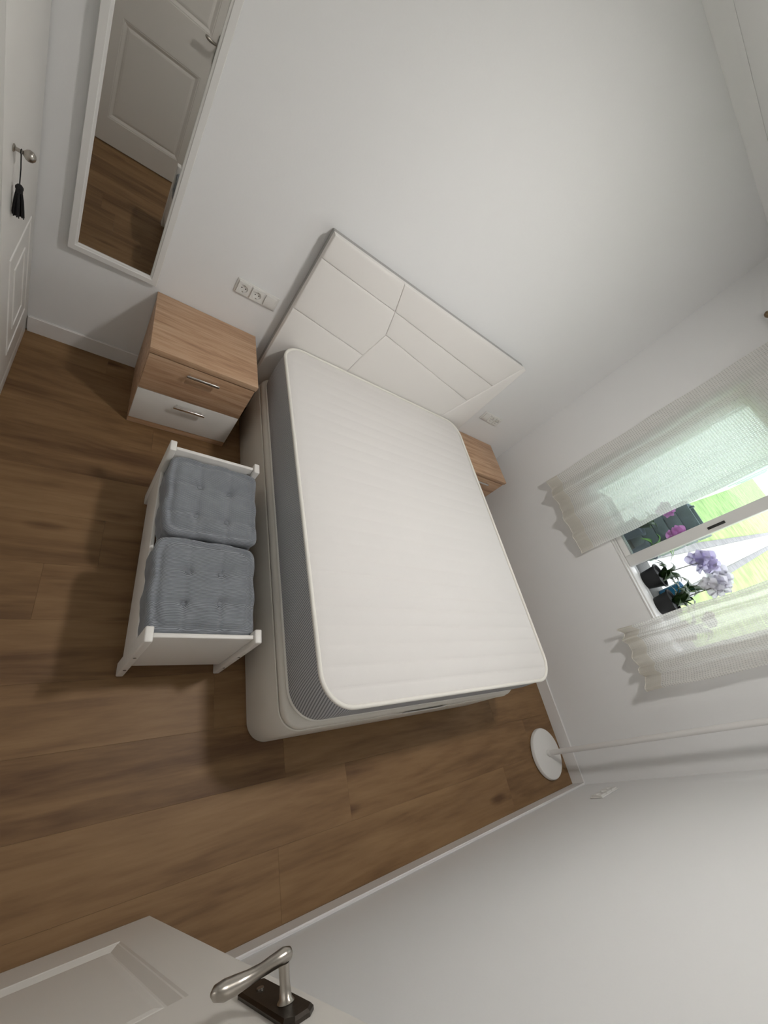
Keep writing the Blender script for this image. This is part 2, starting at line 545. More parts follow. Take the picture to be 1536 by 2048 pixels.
def coving(name, p0, p1, inw):
    """stepped cornice between wall and ceiling; inw: unit vector into the room"""
    prof = [(0, -.058), (.003, -.0575), (.008, -.050), (.016, -.038), (.027, -.026), (.040, -.016), (.046, -.013), (.052, -.011), (.062, -.0045), (.066, -.002), (.066, -.0005), (0, -.0005)]
    bm = bmesh.new()
    p0, p1, inw = Vector(p0), Vector(p1), Vector(inw)
    rings = [[bm.verts.new(p + inw * (d + .0005) + Vector((0, 0, ZC + h))) for d, h in prof] for p in (p0, p1)]
    for j in range(len(prof)):
        k = (j + 1) % len(prof)
        bm.faces.new((rings[0][j], rings[0][k], rings[1][k], rings[1][j]))
    bm.faces.new(rings[0]); bm.faces.new(rings[1][::-1])
    struct(obj(name, mesh_from_bm(bm), M['ceil'], smooth=.9), 'white plaster cornice')
coving('trim_1', (0.002, 0, 0), (XW - .002, 0, 0), (0, -1, 0))
coving('trim_2', (XW, YF + .07, 0), (XW, -.07, 0), (-1, 0, 0))
coving('trim_3', (.002, YF, 0), (XW - .002, YF, 0), (0, 1, 0))

# ------------------------------------------------------------------ window
win = struct(empty('window_1', (XW + .06, -1.36, WZ0)), 'white sliding window, right half open')
def wbox(name, a, b, m, par, bev=.003):
    o_ = world_loc(par)
    bm = bmesh.new(); bm_box(bm, Vector(a) - o_, Vector(b) - o_, bev)
    return obj(name, mesh_from_bm(bm), m, par, smooth=.6)
FX0, FX1 = XW + .03, XW + .13
e = .0006
bm = bmesh.new()
o_ = win.location
for a, b in (((FX0, WY0 + e, WZ0 + e), (FX1, WY1 - e, WZ0 + .022)), ((FX0, WY0 + e, WZ1 - .045), (FX1, WY1 - e, WZ1 - e)),
             ((FX0, WY0 + e, WZ0 + .022), (FX1, WY0 + .045, WZ1 - .045)), ((FX0, WY1 - .045, WZ0 + .022), (FX1, WY1 - e, WZ1 - .045))):
    bm_box(bm, Vector(a) - o_, Vector(b) - o_, .003)
obj('window_frame', mesh_from_bm(bm), M['alu'], win, smooth=.6)
def sash(x0, x1, ya, yb, za, zb, stl, str_, rail, name='sash'):
    """ya<yb; stl: stile at ya side; str_: stile at yb side"""
    s = bmesh.new()
    for a, b in (((x0, ya, za), (x1, ya + stl, zb)), ((x0, yb - str_, za), (x1, yb, zb)), ((x0, ya + stl, za), (x1, yb - str_, za + rail)), ((x0, ya + stl, zb - rail), (x1, yb - str_, zb))):
        bm_box(s, Vector(a) - o_, Vector(b) - o_, .004)
    so = obj(name, mesh_from_bm(s), M['alu'], win, smooth=.6)
    g = bmesh.new()
    xm = (x0 + x1) / 2
    bm_box(g, Vector((xm - .003, ya + stl + .0005, za + rail + .0005)) - o_, Vector((xm + .003, yb - str_ - .0005, zb - rail - .0005)) - o_)
    obj('pane', mesh_from_bm(g), M['glass'], so)
    return so
s1 = sash(XW + .04, XW + .078, -1.405, -.707, WZ0 + .024, WZ1 - .05, .075, .05, .04)
s2 = sash(XW + .084, XW + .122, -1.372, -.707, WZ0 + .024, WZ1 - .05, .05, .05, .04)
lb = bmesh.new()
bm_box(lb, Vector((XW + .034, -1.383, 1.522)) - o_, Vector((XW + .041, -1.366, 1.620)) - o_, .003)
lt = obj('latch_slot', mesh_from_bm(lb), M['black'], s1, smooth=.6)
lt['label'] = 'black finger latch in the stile'
# inner and outer sill
struct(box('trim_4', (XW + .001, WY0 + .001, WZ0 + .0005), (FX0 - .001, WY1 - .001, WZ0 + .012), M['alu'], bev=.003), 'white inner window sill')
struct(box('trim_5', (FX1 + .001, WY0 + .001, WZ0 - .03), (XW + .62, WY1 - .001, WZ0 - .004), M['stone'], bev=.004), 'grey stone outer window ledge')

# ------------------------------------------------------------------ outdoors
struct(box('ground', (XW + WT + .02, -70, -.6), (150, 90, -.31), M['lawn'], bev=0), 'sunlit green lawn outside the window')
pa = empty('garden_path', (XW + 2, -1.6, -.31))
tag(pa, 'pale straight concrete path with grey kerbs across the lawn outside', 'path')
ang = math.atan2(.18, 1)
pa.location = (9, -.5, -.309)
pa.rotation_euler = (0, 0, ang)
box('slab', (-5, -.36, 0), (75, .36, .02), M['path'], pa, bev=.004)
box('kerb', (-5, -.58, 0), (75, -.365, .035), M['kerb'], pa, bev=.01)
box('kerb', (-5, .365, 0), (75, .58, .035), M['kerb'], pa, bev=.01)

hs = empty('house', (6, -.22, -.31), math.atan2(.288, 1))
tag(hs, 'white rendered house wall across the lawn behind the wide curtain', 'house')
M['render'] = plain('white_render', (.86, .86, .85, 1), .9, bump=.2, mottle=.03, scale=2)
M['tile'] = plain('roof_tile', (.35, .16, .10, 1), .8, bump=.3, mottle=.2, scale=5)
M['shutter'] = plain('pale_shutter', (.60, .63, .64, 1), .6, bump=.1)
box('wall', (0, 0, .001), (34, 7, 4.6), M['render'], hs, .02)
box('roof', (-.4, -.4, 4.605), (34.4, 7.4, 4.85), M['tile'], hs, .03)
for k in range(5):
    wn = box('window', (3 + 6.4 * k, -.04, 1.1), (4.3 + 6.4 * k, -.001, 2.5), M['shutter'], hs, .01)

# ------------------------------------------------------------------ bed
def loop_band(name, loops, m, parent, org, uvs=False, cap=False):
    """loops: list of (list of xy, z); skin them"""
    bm = bmesh.new()
    org = Vector(org)
    rings = [[bm.verts.new(Vector((x, y, z)) - org) for x, y in lp] for lp, z in loops]
    uvl = bm.loops.layers.uv.new('UVMap')
    n = len(rings[0])
    acc = [0]
    for i in range(n):
        a, b = Vector(loops[0][0][i]), Vector(loops[0][0][(i + 1) % n])
        acc.append(acc[-1] + (b - a).length)
    for r in range(len(rings) - 1):
        for i in range(n):
            j = (i + 1) % n
            f = bm.faces.new((rings[r][i], rings[r][j], rings[r + 1][j], rings[r + 1][i]))
            zz = (loops[r][1], loops[r][1], loops[r + 1][1], loops[r + 1][1])
            uu = (acc[i], acc[i + 1], acc[i + 1], acc[i])
            for l, u, v in zip(f.loops, uu, zz):
                l[uvl].uv = (u, v)
    if cap:
        bm.faces.new(rings[-1]); bm.faces.new(rings[0][::-1])
    me = bpy.data.meshes.new(name)
    bmesh.ops.recalc_face_normals(bm, faces=bm.faces)
    bm.to_mesh(me); bm.free()
    return obj(name, me, m, parent, smooth=.8)

BX0, BX1, BY0, BY1 = 1.080, 2.592, -2.030, -.094
ZB = .366
bb = empty('bed_base', ((BX0 + BX1) / 2, (BY0 + BY1) / 2, 0))
tag(bb, 'cream upholstered box bed base with rounded corners under the mattress', 'bed base')
def rr(d, r=.085):
    return rrect(BX0 + d, BX1 - d, BY0 + d, BY1 - d, r - d * .5, 10)
loop_band('body', [(rr(.006), .002), (rr(.0), .012), (rr(.0), .300), (rr(.004), .310), (rr(.008), .314)], M['basefab'], bb, bb.location, cap=True)
loop_band('lid', [(rr(.008), .318), (rr(.002), .326), (rr(.001), .340), (rr(.006), .354), (rr(.018), .362), (rr(.03), ZB - .002)], M['basefab'], bb, bb.location, cap=True)
tube('piping', [Vector((x, y, .316)) - bb.location for x, y in rr(.001)], .0045, M['basefab'], bb, 8, closed=True)
sb = bmesh.new()
pts = [(1.70, BY0 - .0015, .334), (1.72, BY0 - .003, .334), (1.76, BY0 - .004, .334), (1.92, BY0 - .004, .334), (1.96, BY0 - .003, .334), (1.98, BY0 - .0015, .334)]
vs = []
for x, y, z in pts:
    vs.append([sb.verts.new(Vector((x, y + dy, z + dz)) - bb.location) for dy, dz in ((0, -.014), (0, .014), (-.003, .014), (-.003, -.014))])
for A, B in zip(vs, vs[1:]):
    for j in range(4):
        sb.faces.new((A[j], A[(j + 1) % 4], B[(j + 1) % 4], B[j]))
sb.faces.new(vs[0]); sb.faces.new(vs[-1][::-1])
ps = obj('pull_strap', mesh_from_bm(sb), M['strap'], bb, smooth=.6)
ps['label'] = 'white fabric pull strap'

MX0, MX1, MY0, MY1, ZT = 1.092, 2.585, -2.014, -.090, .6287
mt = empty('mattress', ((MX0 + MX1) / 2, (MY0 + MY1) / 2, ZB))
tag(mt, 'thick bare white mattress with grey mesh sides and cream piping', 'mattress')
MR = .13
def mr(d):
    return rrect(MX0 + d, MX1 - d, MY0 + d, MY1 - d, MR - d * .5, 12)
# top cover: quilted in strips across the bed
bm = bmesh.new()
nx, ny = 64, 300
seams = [-1.944 + .0745 * k for k in range(0, 26)]
def topz(x, y, ed):
    z = ZT - .004
    d = min(abs(y - s) for s in seams if True)
    fade = max(.25, min(1, (-1.2 - y) / .45 + .25))
    q = min(d / .037, 1)
    z += .0062 * fade * (math.sqrt(max(0, 1 - (1 - q) ** 2)) - 1) * min(1, ed / .05)
    z += .006 * min(1, ed / .12) - .010 * max(0, 1 - ed / .03) ** 2
    return z
grid = []
for j in range(ny + 1):
    y = MY0 + .006 + (MY1 - MY0 - .012) * j / ny
    dy = min(y - MY0, MY1 - y)
    ins = .006 if dy >= MR else MR - math.sqrt(max(0, MR ** 2 - (MR - dy) ** 2)) + .006
    row = []
    for i in range(nx + 1):
        t = i / nx
        t = .5 - .5 * math.cos(PI * t) * (1) if False else t
        x = MX0 + ins + (MX1 - MX0 - 2 * ins) * t
        ed = min(x - MX0 - ins, MX1 - ins - x, dy) + .0001
        row.append(bm.verts.new(Vector((x, y, topz(x, y, ed))) - mt.location))
    grid.append(row)
for j in range(ny):
    for i in range(nx):
        bm.faces.new((grid[j][i], grid[j][i + 1], grid[j + 1][i + 1], grid[j + 1][i]))
obj('top_cover', mesh_from_bm(bm), M['ticking'], mt, smooth=3.14)
loop_band('side_band', [(mr(.012), ZB + .002), (mr(.004), ZB + .012), (mr(0), ZB + .06), (mr(-.003), ZB + .13), (mr(0), ZB + .2), (mr(.003), ZT - .018), (mr(.006), ZT - .012)], M['side'], mt, mt.location)
tube('piping', [Vector((x, y, ZT - .008)) - mt.location for x, y in mr(.005)], .0085, M['cord_edge'], mt, 10, closed=True)
tube('piping', [Vector((x, y, ZB + .0105)) - mt.location for x, y in mr(.006)], .008, M['cord_edge'], mt, 10, closed=True)

# headboard
hb = empty('headboard', (1.855, -.03, .05))
tag(hb, 'white leatherette headboard stitched into slanted panels on the wall', 'headboard')
HX0, HX1, HZ0, HZ1 = 1.05, 2.659, .05, 1.2477
box('backing_board', (HX0 + .004, -.044, HZ0), (HX1 - .004, -.001, HZ1 - .003), M['hbback'], hb, .003, origin=hb.location)
panels = [
    [(HX0, HZ1), (HX0, 1.122), (1.547, 1.095), (1.49, HZ1)],
    [(HX0, 1.122), (HX0, .825), (1.556, .768), (1.593, .951), (1.547, 1.095)],
    [(HX0, .825), (HX0, HZ0), (1.462, HZ0), (1.556, .768)],
    [(1.49, HZ1), (1.547, 1.095), (2.548, 1.024), (2.622, HZ1)],
    [(1.547, 1.095), (1.593, .951), (2.482, .830), (2.548, 1.024)],
    [(1.593, .951), (1.556, .768), (1.462, HZ0), (2.215, HZ0), (2.482, .830)],
    [(2.622, HZ1), (2.548, 1.024), (2.482, .830), (2.215, HZ0), (HX1, HZ0), (HX1, HZ1)],
]
def inset_poly(P, d):
    n = len(P)
    out = []
    A = sum(P[i][0] * P[(i + 1) % n][1] - P[(i + 1) % n][0] * P[i][1] for i in range(n))
    sg = 1 if A > 0 else -1
    for i in range(n):
        p0, p1, p2 = Vector(P[i - 1]), Vector(P[i]), Vector(P[(i + 1) % n])
        d1, d2 = (p1 - p0).normalized(), (p2 - p1).normalized()
        n1, n2 = Vector((-d1.y, d1.x)) * sg, Vector((-d2.y, d2.x)) * sg
        b = (n1 + n2)
        k = d / max(.3, (1 + n1.dot(n2)) / 1)
        out.append(tuple(p1 + b * k))
    return out
for pi, P in enumerate(panels):
    bm = bmesh.new()
    small = pi == 6
    lv = [(.0004, -.010), (.0004, -.0715), (.0018, -.0745), (.0045, -.0765), (.009, -.0782), (.015, -.0792)]
    if not small:
        lv += [(.03, -.0808), (.05, -.0818)]
    rings = [[bm.verts.new(Vector((x, y, z)) - hb.location) for x, z in inset_poly(P, d)] for d, y in [(a, b - .0 if k else -.0445) for k, (a, b) in enumerate(lv)]]
    for A, B in zip(rings, rings[1:]):
        for j in range(len(A)):
            bm.faces.new((A[j], A[(j + 1) % len(A)], B[(j + 1) % len(B)], B[j]))
    bm.faces.new(rings[-1]); bm.faces.new(rings[0][::-1])
    obj('panel', mesh_from_bm(bm), M['leather'], hb, smooth=.7)

# ------------------------------------------------------------------ nightstands
NW, ND, NH = .502, .426, .5216
def nightstand(x0, label):
    t = empty('nightstand', (x0 + NW / 2, -.004 - ND / 2, .001))
    tag(t, label, 'nightstand', 'nightstands either side of the bed')
    hw, hd = NW / 2, ND / 2
    box('top', (-hw - .001, -hd, NH - .030), (hw + .001, hd, NH), M['oak'], t, .002)
    c = bmesh.new()
    bm_box(c, (-hw + .002, -hd + .022, 0), (-hw + .018, hd - .002, NH - .031), .001)
    bm_box(c, (hw - .018, -hd + .022, 0), (hw - .002, hd - .002, NH - .031), .001)
    bm_box(c, (-hw + .018, hd - .010, .03), (hw - .018, hd - .002, NH - .031), 0)
    bm_box(c, (-hw + .018, -hd + .022, .03), (hw - .018, hd - .010, .044), 0)
    obj('carcass', mesh_from_bm(c), M['oak'], t, smooth=.6)
    box('plinth', (-hw + .0025, -hd + .008, 0), (hw - .0025, -hd + .0215, .038), M['oak'], t, .001)
    for z0, z1, m, hz in ((.262, NH - .036, M['oak'], .449), (.041, .258, M['white_drawer'], .221)):
        d = box('drawer', (-hw + .004, -hd + .004, z0), (hw - .004, -hd + .021, z1), m, t, .0015)
        h = bmesh.new()
        for sx in (-.062, .062):
            bm_tube(h, [(sx, -hd + .0035, hz), (sx, -hd - .016, hz)], .004, 10)
        bm_box(h, (-.077, -hd - .024, hz - .008), (.077, -hd - .014, hz + .008), .0035, 3)
        obj('handle', mesh_from_bm(h), M['chrome'], d, smooth=.6)
    return t
nightstand(.474, 'oak and white two-drawer nightstand between the mirror and the bed')
nightstand(2.703, 'oak and white two-drawer nightstand in the window corner, half hidden behind the bed')

# ------------------------------------------------------------------ bench with cushions
BR = math.radians(-1.9)
bn = empty('bench', (.783, -1.302, .0015), BR)
tag(bn, 'low white wooden bench with raised ends beside the bed', 'bench')
HL, HWD, PT = .424, .195, .456    # half length, half width, post top
for sx in (-1, 1):
    for sy in (-1, 1):
        p = bmesh.new()
        x0, x1 = (sx * HWD, sx * (HWD - .026))
        y0, y1 = (sy * HL, sy * (HL - .052))
        bm_box(p, (min(x0, x1), min(y0, y1), 0), (max(x0, x1), max(y0, y1), PT), .005, 3)
        leg = obj('leg', mesh_from_bm(p), M['bench'], bn, smooth=.6)
        for hz in (.10, .265):
            lathe('screw', [(0, -.001), (.005, -.001), (.0055, .0004), (0, .0004)] if sy > 0 else [(0, .001), (.005, .001), (.0055, -.0004), (0, -.0004)], M['screw'], leg, 10, (sx * (HWD - .013), sy * (HL + .0006), hz), 'y')
for sy in (-1, 1):
    ya, yb = sy * (HL - .018), sy * (HL - .034)
    box('end_panel', (-HWD + .0265, min(ya, yb), .085), (HWD - .0265, max(ya, yb), PT - .012), M['bench'], bn, .004, 3)
for sx in (-1, 1):
    xa, xb = sx * (HWD - .004), sx * (HWD - .020)
    box('side_rail', (min(xa, xb), -HL + .0525, .075), (max(xa, xb), HL - .0525, .291), M['bench'], bn, .004, 3)
box('seat_board', (-HWD + .0265, -HL + .0345, .275), (HWD - .0265, HL - .0345, .291), M['bench'], bn, .002)

def cushion(name, loc, rz, label, btn, wx, wy, h, seed):
    rnd = random.Random(seed)
    t = empty(name, loc, rz)
    tag(t, label, 'cushion', 'cushions on the bench')
    n = 90
    ph = [rnd.uniform(0, 6.28) for _ in range(12)]
    ks = [(rnd.uniform(-40, 40), rnd.uniform(-40, 40)) for _ in range(12)]
    def wrinkle(x, y):
        return sum(math.sin(k[0] * x + k[1] * y + p) for k, p in zip(ks, ph)) / 12
    def seg_d(x, y, a, b):
        ax, ay = a; bx, by = b
        dx, dy = bx - ax, by - ay
        tt = max(0, min(1, ((x - ax) * dx + (y - ay) * dy) / (dx * dx + dy * dy)))
        return math.hypot(x - ax - tt * dx, y - ay - tt * dy)
    creases = []
    for (bx, by) in btn:
        creases.append(((bx, by), (bx, math.copysign(wy, by)), .9))
        creases.append(((bx, by), (math.copysign(wx, bx), by), .9))
    creases += [(btn[0], btn[1], .5), (btn[2], btn[3], .5), (btn[0], btn[2], .5), (btn[1], btn[3], .5)]
    def top(u, v):
        x, y = u * wx, v * wy
        e = 1 - max(abs(u), abs(v))
        ed = e * min(wx, wy)
        z = h * (.84 + .16 * min(1, (ed / .05)) ** .5)
        z += .006 * math.exp(-((ed - .012) / .007) ** 2)
        z -= .006 * math.exp(-((ed - .028) / .008) ** 2)
        for bx, by in btn:
            d = math.hypot(x - bx, y - by)
            z -= .009 * math.exp(-(d / .018) ** 2) + .007 * math.exp(-(d / .05) ** 2)
        for a, b, s in creases:
            z -= .0048 * s * math.exp(-(seg_d(x, y, a, b) / .009) ** 2)
        z += .0075 * wrinkle(x, y) + .0035 * wrinkle(2.6 * x + .2, 2.2 * y)
        return z
    bm = bmesh.new()
    def outline(u, v):
        # squircle-ish corner rounding with slight waviness of the edge
        r = (abs(u) ** 10 + abs(v) ** 10) ** .1
        m_ = max(abs(u), abs(v)) + 1e-9
        k = m_ / r if r > 0 else 1
        wob = 1 + .018 * m_ ** 4 * math.sin(9 * math.atan2(v, u) + ph[0])
        return u * k * wob * wx, v * k * wob * wy
    G = []
    for j in range(n + 1):
        row = []
        for i in range(n + 1):
            u, v = -1 + 2 * i / n, -1 + 2 * j / n
            x, y = outline(u, v)
            row.append(bm.verts.new((x, y, top(u, v))))
        G.append(row)
    for j in range(n):
        for i in range(n):
            bm.faces.new((G[j][i], G[j][i + 1], G[j + 1][i + 1], G[j + 1][i]))
    border = [G[0][i] for i in range(n)] + [G[j][n] for j in range(n)] + [G[n][n - i] for i in range(n)] + [G[n - j][0] for j in range(n)]
    prev = border
    for zf, out in ((.60, .985), (.5, .97), (.38, .985), (.22, .985), (.12, 1.0), (.03, .985), (0, .95)):
        ring = []
        for k, v in enumerate(border):
            ww = 1 + .004 * math.sin(k * .5 + ph[1])
            ring.append(bm.verts.new((v.co.x * out * ww, v.co.y * out * ww, h * zf)))
        for k in range(len(ring)):
            bm.faces.new((prev[k], ring[k], ring[(k + 1) % len(ring)], prev[(k + 1) % len(ring)]))
        prev = ring
    bm.faces.new(prev)
    obj('cover', mesh_from_bm(bm), M['cord'], t, smooth=3.14)
    for bx, by in btn:
        z = top(bx / wx, by / wy)
        lathe('button', [(0, -.004), (.0095, -.002), (.0115, .002), (.0085, .0065), (0, .0085)], M['cord'], t, 16, (bx, by, z + .004))
    return t
cushion('floor_cushion', (.796, -1.107, .2925), BR, 'grey tufted corduroy cushion on the bench end near the nightstand',
        [(-.060, .052), (.066, .050), (-.064, -.090), (.058, -.096)], .190, .193, .132, 3)
cushion('floor_cushion', (.772, -1.500, .2925), BR, 'grey tufted corduroy cushion on the bench end near the doorway',
        [(-.066, .052), (.055, .054), (-.074, -.074), (.055, -.066)], .190, .190, .134, 11)

# ------------------------------------------------------------------ wall mirror
MIX0, MIX1, MIZ0, MIZ1 = .112, .459, .5536, 1.95
mir = empty('wall_mirror', ((MIX0 + MIX1) / 2, -.019, MIZ0), 0)
tag(mir, 'tall narrow wall mirror in a plain white frame', 'mirror')
mir.rotation_euler = (0, 0, math.radians(1.4))
hw = (MIX1 - MIX0) / 2
hh = MIZ1 - MIZ0
FW = .034
def frame_bar(a, b, c, d):
    """mitred bar: outer edge a-b, inner edge d-c, as xz pairs, stepped profile"""
    bm = bmesh.new()
    def lerp(p, q, t):
        return (p[0] + (q[0] - p[0]) * t, p[1] + (q[1] - p[1]) * t)
    prof = [(0, .012), (0, -.008), (.06, -.011), (.70, -.011), (.78, -.007), (.95, -.005), (1, -.001), (1, .012)]
    R0 = [bm.verts.new((lerp(a, d, t)[0], y, lerp(a, d, t)[1])) for t, y in prof]
    R1 = [bm.verts.new((lerp(b, c, t)[0], y, lerp(b, c, t)[1])) for t, y in prof]
    k = len(prof)
    for j in range(k):
        bm.faces.new((R0[j], R0[(j + 1) % k], R1[(j + 1) % k], R1[j]))
    bm.faces.new(R0); bm.faces.new(R1[::-1])
    return obj('frame_bar', mesh_from_bm(bm), M['lampwhite'], mir, smooth=.5)
O = [(-hw, 0), (hw, 0), (hw, hh), (-hw, hh)]
I = [(-hw + FW, FW), (hw - FW, FW), (hw - FW, hh - FW), (-hw + FW, hh - FW)]
for k in range(4):
    frame_bar(O[k], O[(k + 1) % 4], I[(k + 1) % 4], I[k])
g = bmesh.new()
bm_box(g, (-hw + FW - .004, .002, FW - .004), (hw - FW + .004, .006, hh - FW + .004))
obj('glass', mesh_from_bm(g), M['mirror'], mir)

# ------------------------------------------------------------------ sockets and switches
def socket_face(par, cx, cz):
    """square insert with a round recessed well, facing -y, local coordinates"""
    q = bmesh.new()
    n = 32
    sq, ci, si = [], [], []
    for j in range(n):
        a_ = 2 * PI * j / n
        k = .0315 / max(abs(math.cos(a_)), abs(math.sin(a_)))
        sq.append((k * math.cos(a_), k * math.sin(a_)))
        ci.append((.0205 * math.cos(a_), .0205 * math.sin(a_)))
    lv_ = [(sq, -.0056), (sq, -.0136), (ci, -.0136), ([(x * .93, z * .93) for x, z in ci], -.0062)]
    rings = [[q.verts.new((cx + x, y, cz + z)) for x, z in P] for P, y in lv_]
    for A, B in zip(rings, rings[1:]):
        for j in range(n):
            q.faces.new((A[j], A[(j + 1) % n], B[(j + 1) % n], B[j]))
    q.faces.new(rings[-1])
    s_ = obj('socket', mesh_from_bm(q), M['plastic'], par, smooth=.5)
    for sx in (-.0095, .0095):
        lathe('pin_hole', [(.0032, -.0061), (.0032, -.0067), (0, -.0067)], M['hole'], s_, 10, (cx + sx, 0, cz), 'y')
    for sz in (-1, 1):
        c = bmesh.new(); bm_box(c, (cx - .0035, -.0125, cz + sz * .0183 - .0016), (cx + .0035, -.0062, cz + sz * .0183 + .0016))
        obj('earth_clip', mesh_from_bm(c), M['metalpin'], s_)
def plate(x0, z0, units, label, face=1, y=0, name='socket_plate', W=.224, H=.081):
    t = empty(name, (x0 + W / 2, y - .0008 * face, z0 + H / 2), 0 if face > 0 else PI)
    tag(t, label, 'socket', 'wall sockets')
    n = len(units)
    b = bmesh.new(); bm_box(b, (-W / 2, -.0055, -H / 2), (W / 2, 0, H / 2), .003, 3)
    obj('cover_plate', mesh_from_bm(b), M['plastic'], t, smooth=.6)
    for k, u in enumerate(units):
        cx = (k - (n - 1) / 2) * .071
        if u == 's':
            socket_face(t, cx, 0)
        else:
            q = bmesh.new(); bm_box(q, (cx - .0295, -.0150, -.0295), (cx + .0295, -.0056, .0295), .003, 2)
            vsx = [v for v in q.verts if v.co.z > .01 and v.co.y < -.012]
            for v in vsx:
                v.co.y += .0025
            obj('rocker', mesh_from_bm(q), M['plastic'], t, smooth=.6)
    return t
plate(.7737, .7137, ['s', 's', 'w'], 'white plate with two sockets and a switch left of the headboard')
plate(2.805, .716, ['w', 's', 's'], 'small white plate with a switch and sockets right of the headboard')
plate(2.985, .345, ['s', 's', 's'], 'white socket plate low on the foot wall by the floor lamp', face=-1, y=YF)

# ------------------------------------------------------------------ floor lamp
lp = empty('floor_lamp', (3.212, -2.413, .001))
tag(lp, 'white floor lamp with a round flat base and thin pole in the corner', 'lamp')
lathe('base', [(0, 0), (.150, 0), (.157, .005), (.157, .020), (.153, .026), (.145, .028), (.02, .030), (0, .030)], M['lampwhite'], lp, 64)
lathe('collar', [(.021, .0305), (.021, .042), (.0175, .050), (0, .050)], M['lampwhite'], lp, 24)
tube('pole', [(0, 0, .0505), (0, 0, .6), (0, 0, 1.2), (0, 0, 1.72)], .0165, M['lampwhite'], lp, 20)
lathe('shade', [(0, 1.7205), (.03, 1.7205), (.06, 1.725), (.11, 1.75), (.145, 1.79), (.155, 1.82), (.152, 1.82), (.14, 1.79), (.105, 1.755), (.05, 1.735), (0, 1.733)], M['lampwhite'], lp, 48)

# ------------------------------------------------------------------ curtains
def curtain(y0, y1, folds, amp, zb, zt, x, label, seed, flare=0.0):
    rnd = random.Random(seed)
    wdt = abs(y1 - y0)
    ny_, nz = 150, 60
    t = empty('curtain', (x, (y0 + y1) / 2, zb))
    tag(t, label, 'curtain', 'sheer curtains at the window')
    bm = bmesh.new()
    uvl = bm.loops.layers.uv.new('UVMap')
    ph = [rnd.uniform(0, 6.28) for _ in range(6)]
    G = []
    for k in range(nz + 1):
        v = k / nz
        z = (zt - zb) * v
        row = []
        for i in range(ny_ + 1):
            u = i / ny_
            s = u + .03 * math.sin(2 * PI * u * 1.7 + ph[0])
            a = amp * (1 - .55 * v) * (.75 + .35 * math.sin(2 * PI * u * .8 + ph[1]))
            f = math.sin(2 * PI * folds * s + ph[2] + .25 * math.sin(3 * v + ph[3]))
            f2 = .35 * math.sin(2 * PI * folds * 2.3 * s + ph[4]) * (1 - .5 * v)
            xx = -a * (f + f2)
            yy = (u - .5) * wdt * (1 + flare * (1 - v)) + .004 * math.sin(20 * v + 9 * u)
            zz = z + .004 * math.sin(2 * PI * folds * s + ph[5]) * (1 - v)
            row.append((bm.verts.new((xx, yy, zz)), u * wdt * 1.5, z))
        G.append(row)
    for k in range(nz):
        for i in range(ny_):
            q = (G[k][i], G[k][i + 1], G[k + 1][i + 1], G[k + 1][i])
            f = bm.faces.new([a[0] for a in q])
            for l, a in zip(f.loops, q):
                l[uvl].uv = (a[1], a[2])
    me = bpy.data.meshes.new('curtain'); bm.to_mesh(me); bm.free()
    obj('cloth', me, M['curtain'], t, smooth=3.14)
    # rod sleeve and hem cord
    tube('hem', [(-amp * (1) * 0 + G0[0].x, G0[0].y, G0[0].z - .001) for G0 in [(Vector(r),) for r in hem_pts(ny_, folds, amp, wdt, ph, flare)]], .0025, M['curtain_hem'], t, 6)
    return t
def hem_pts(ny_, folds, amp, wdt, ph, flare):
    out = []
    for i in range(ny_ + 1):
        u = i / ny_
        s = u + .03 * math.sin(2 * PI * u * 1.7 + ph[0])
        a = amp * (.75 + .35 * math.sin(2 * PI * u * .8 + ph[1]))
        f = math.sin(2 * PI * folds * s + ph[2] + .25 * math.sin(ph[3]))
        f2 = .35 * math.sin(2 * PI * folds * 2.3 * s + ph[4])
        out.append((-a * (f + f2), (u - .5) * wdt * (1 + flare) + .004 * math.sin(9 * u), .004 * math.sin(2 * PI * folds * s + ph[5])))
    return out
M['curtain_hem'] = plain('curtain_hem_cord', (.76, .73, .66, 1), .8, bump=.2, scale=400)
RX = XW - .092
curtain(-.555, -1.212, 3.3, .030, .79, 2.385, RX, 'wide sheer cream curtain over the closed half of the window', 5)
curtain(-1.785, -2.178, 4.1, .040, .80, 2.385, RX, 'bunched sheer cream curtain beside the open half of the window', 9)
rd = empty('curtain_rod', (RX, -1.365, 2.405))
tag(rd, 'brown metal curtain rod above the window with round finials', 'curtain rod')
tube('rod', [(0, -.96, 0), (0, .94, 0)], .009, M['rod'], rd, 14)
for s in (-1, 1):
    yb = -.9605 if s < 0 else .9405
    lathe('finial', [(0, 0), (.011, 0), (.011, s * .008), (.016, s * .014), (.021, s * .026), (.018, s * .040), (.008, s * .050), (0, s * .052)], M['rod'], rd, 20, (0, yb, 0), 'y')
    bk = bmesh.new()
    bm_box(bk, (.0095, s * .90 - .006, -.006), (.0905, s * .90 + .006, .006), .002)
    bm_box(bk, (.084, s * .90 - .012, -.03), (.0912, s * .90 + .012, .03), .002)
    obj('bracket', mesh_from_bm(bk), M['rod'], rd, smooth=.6)

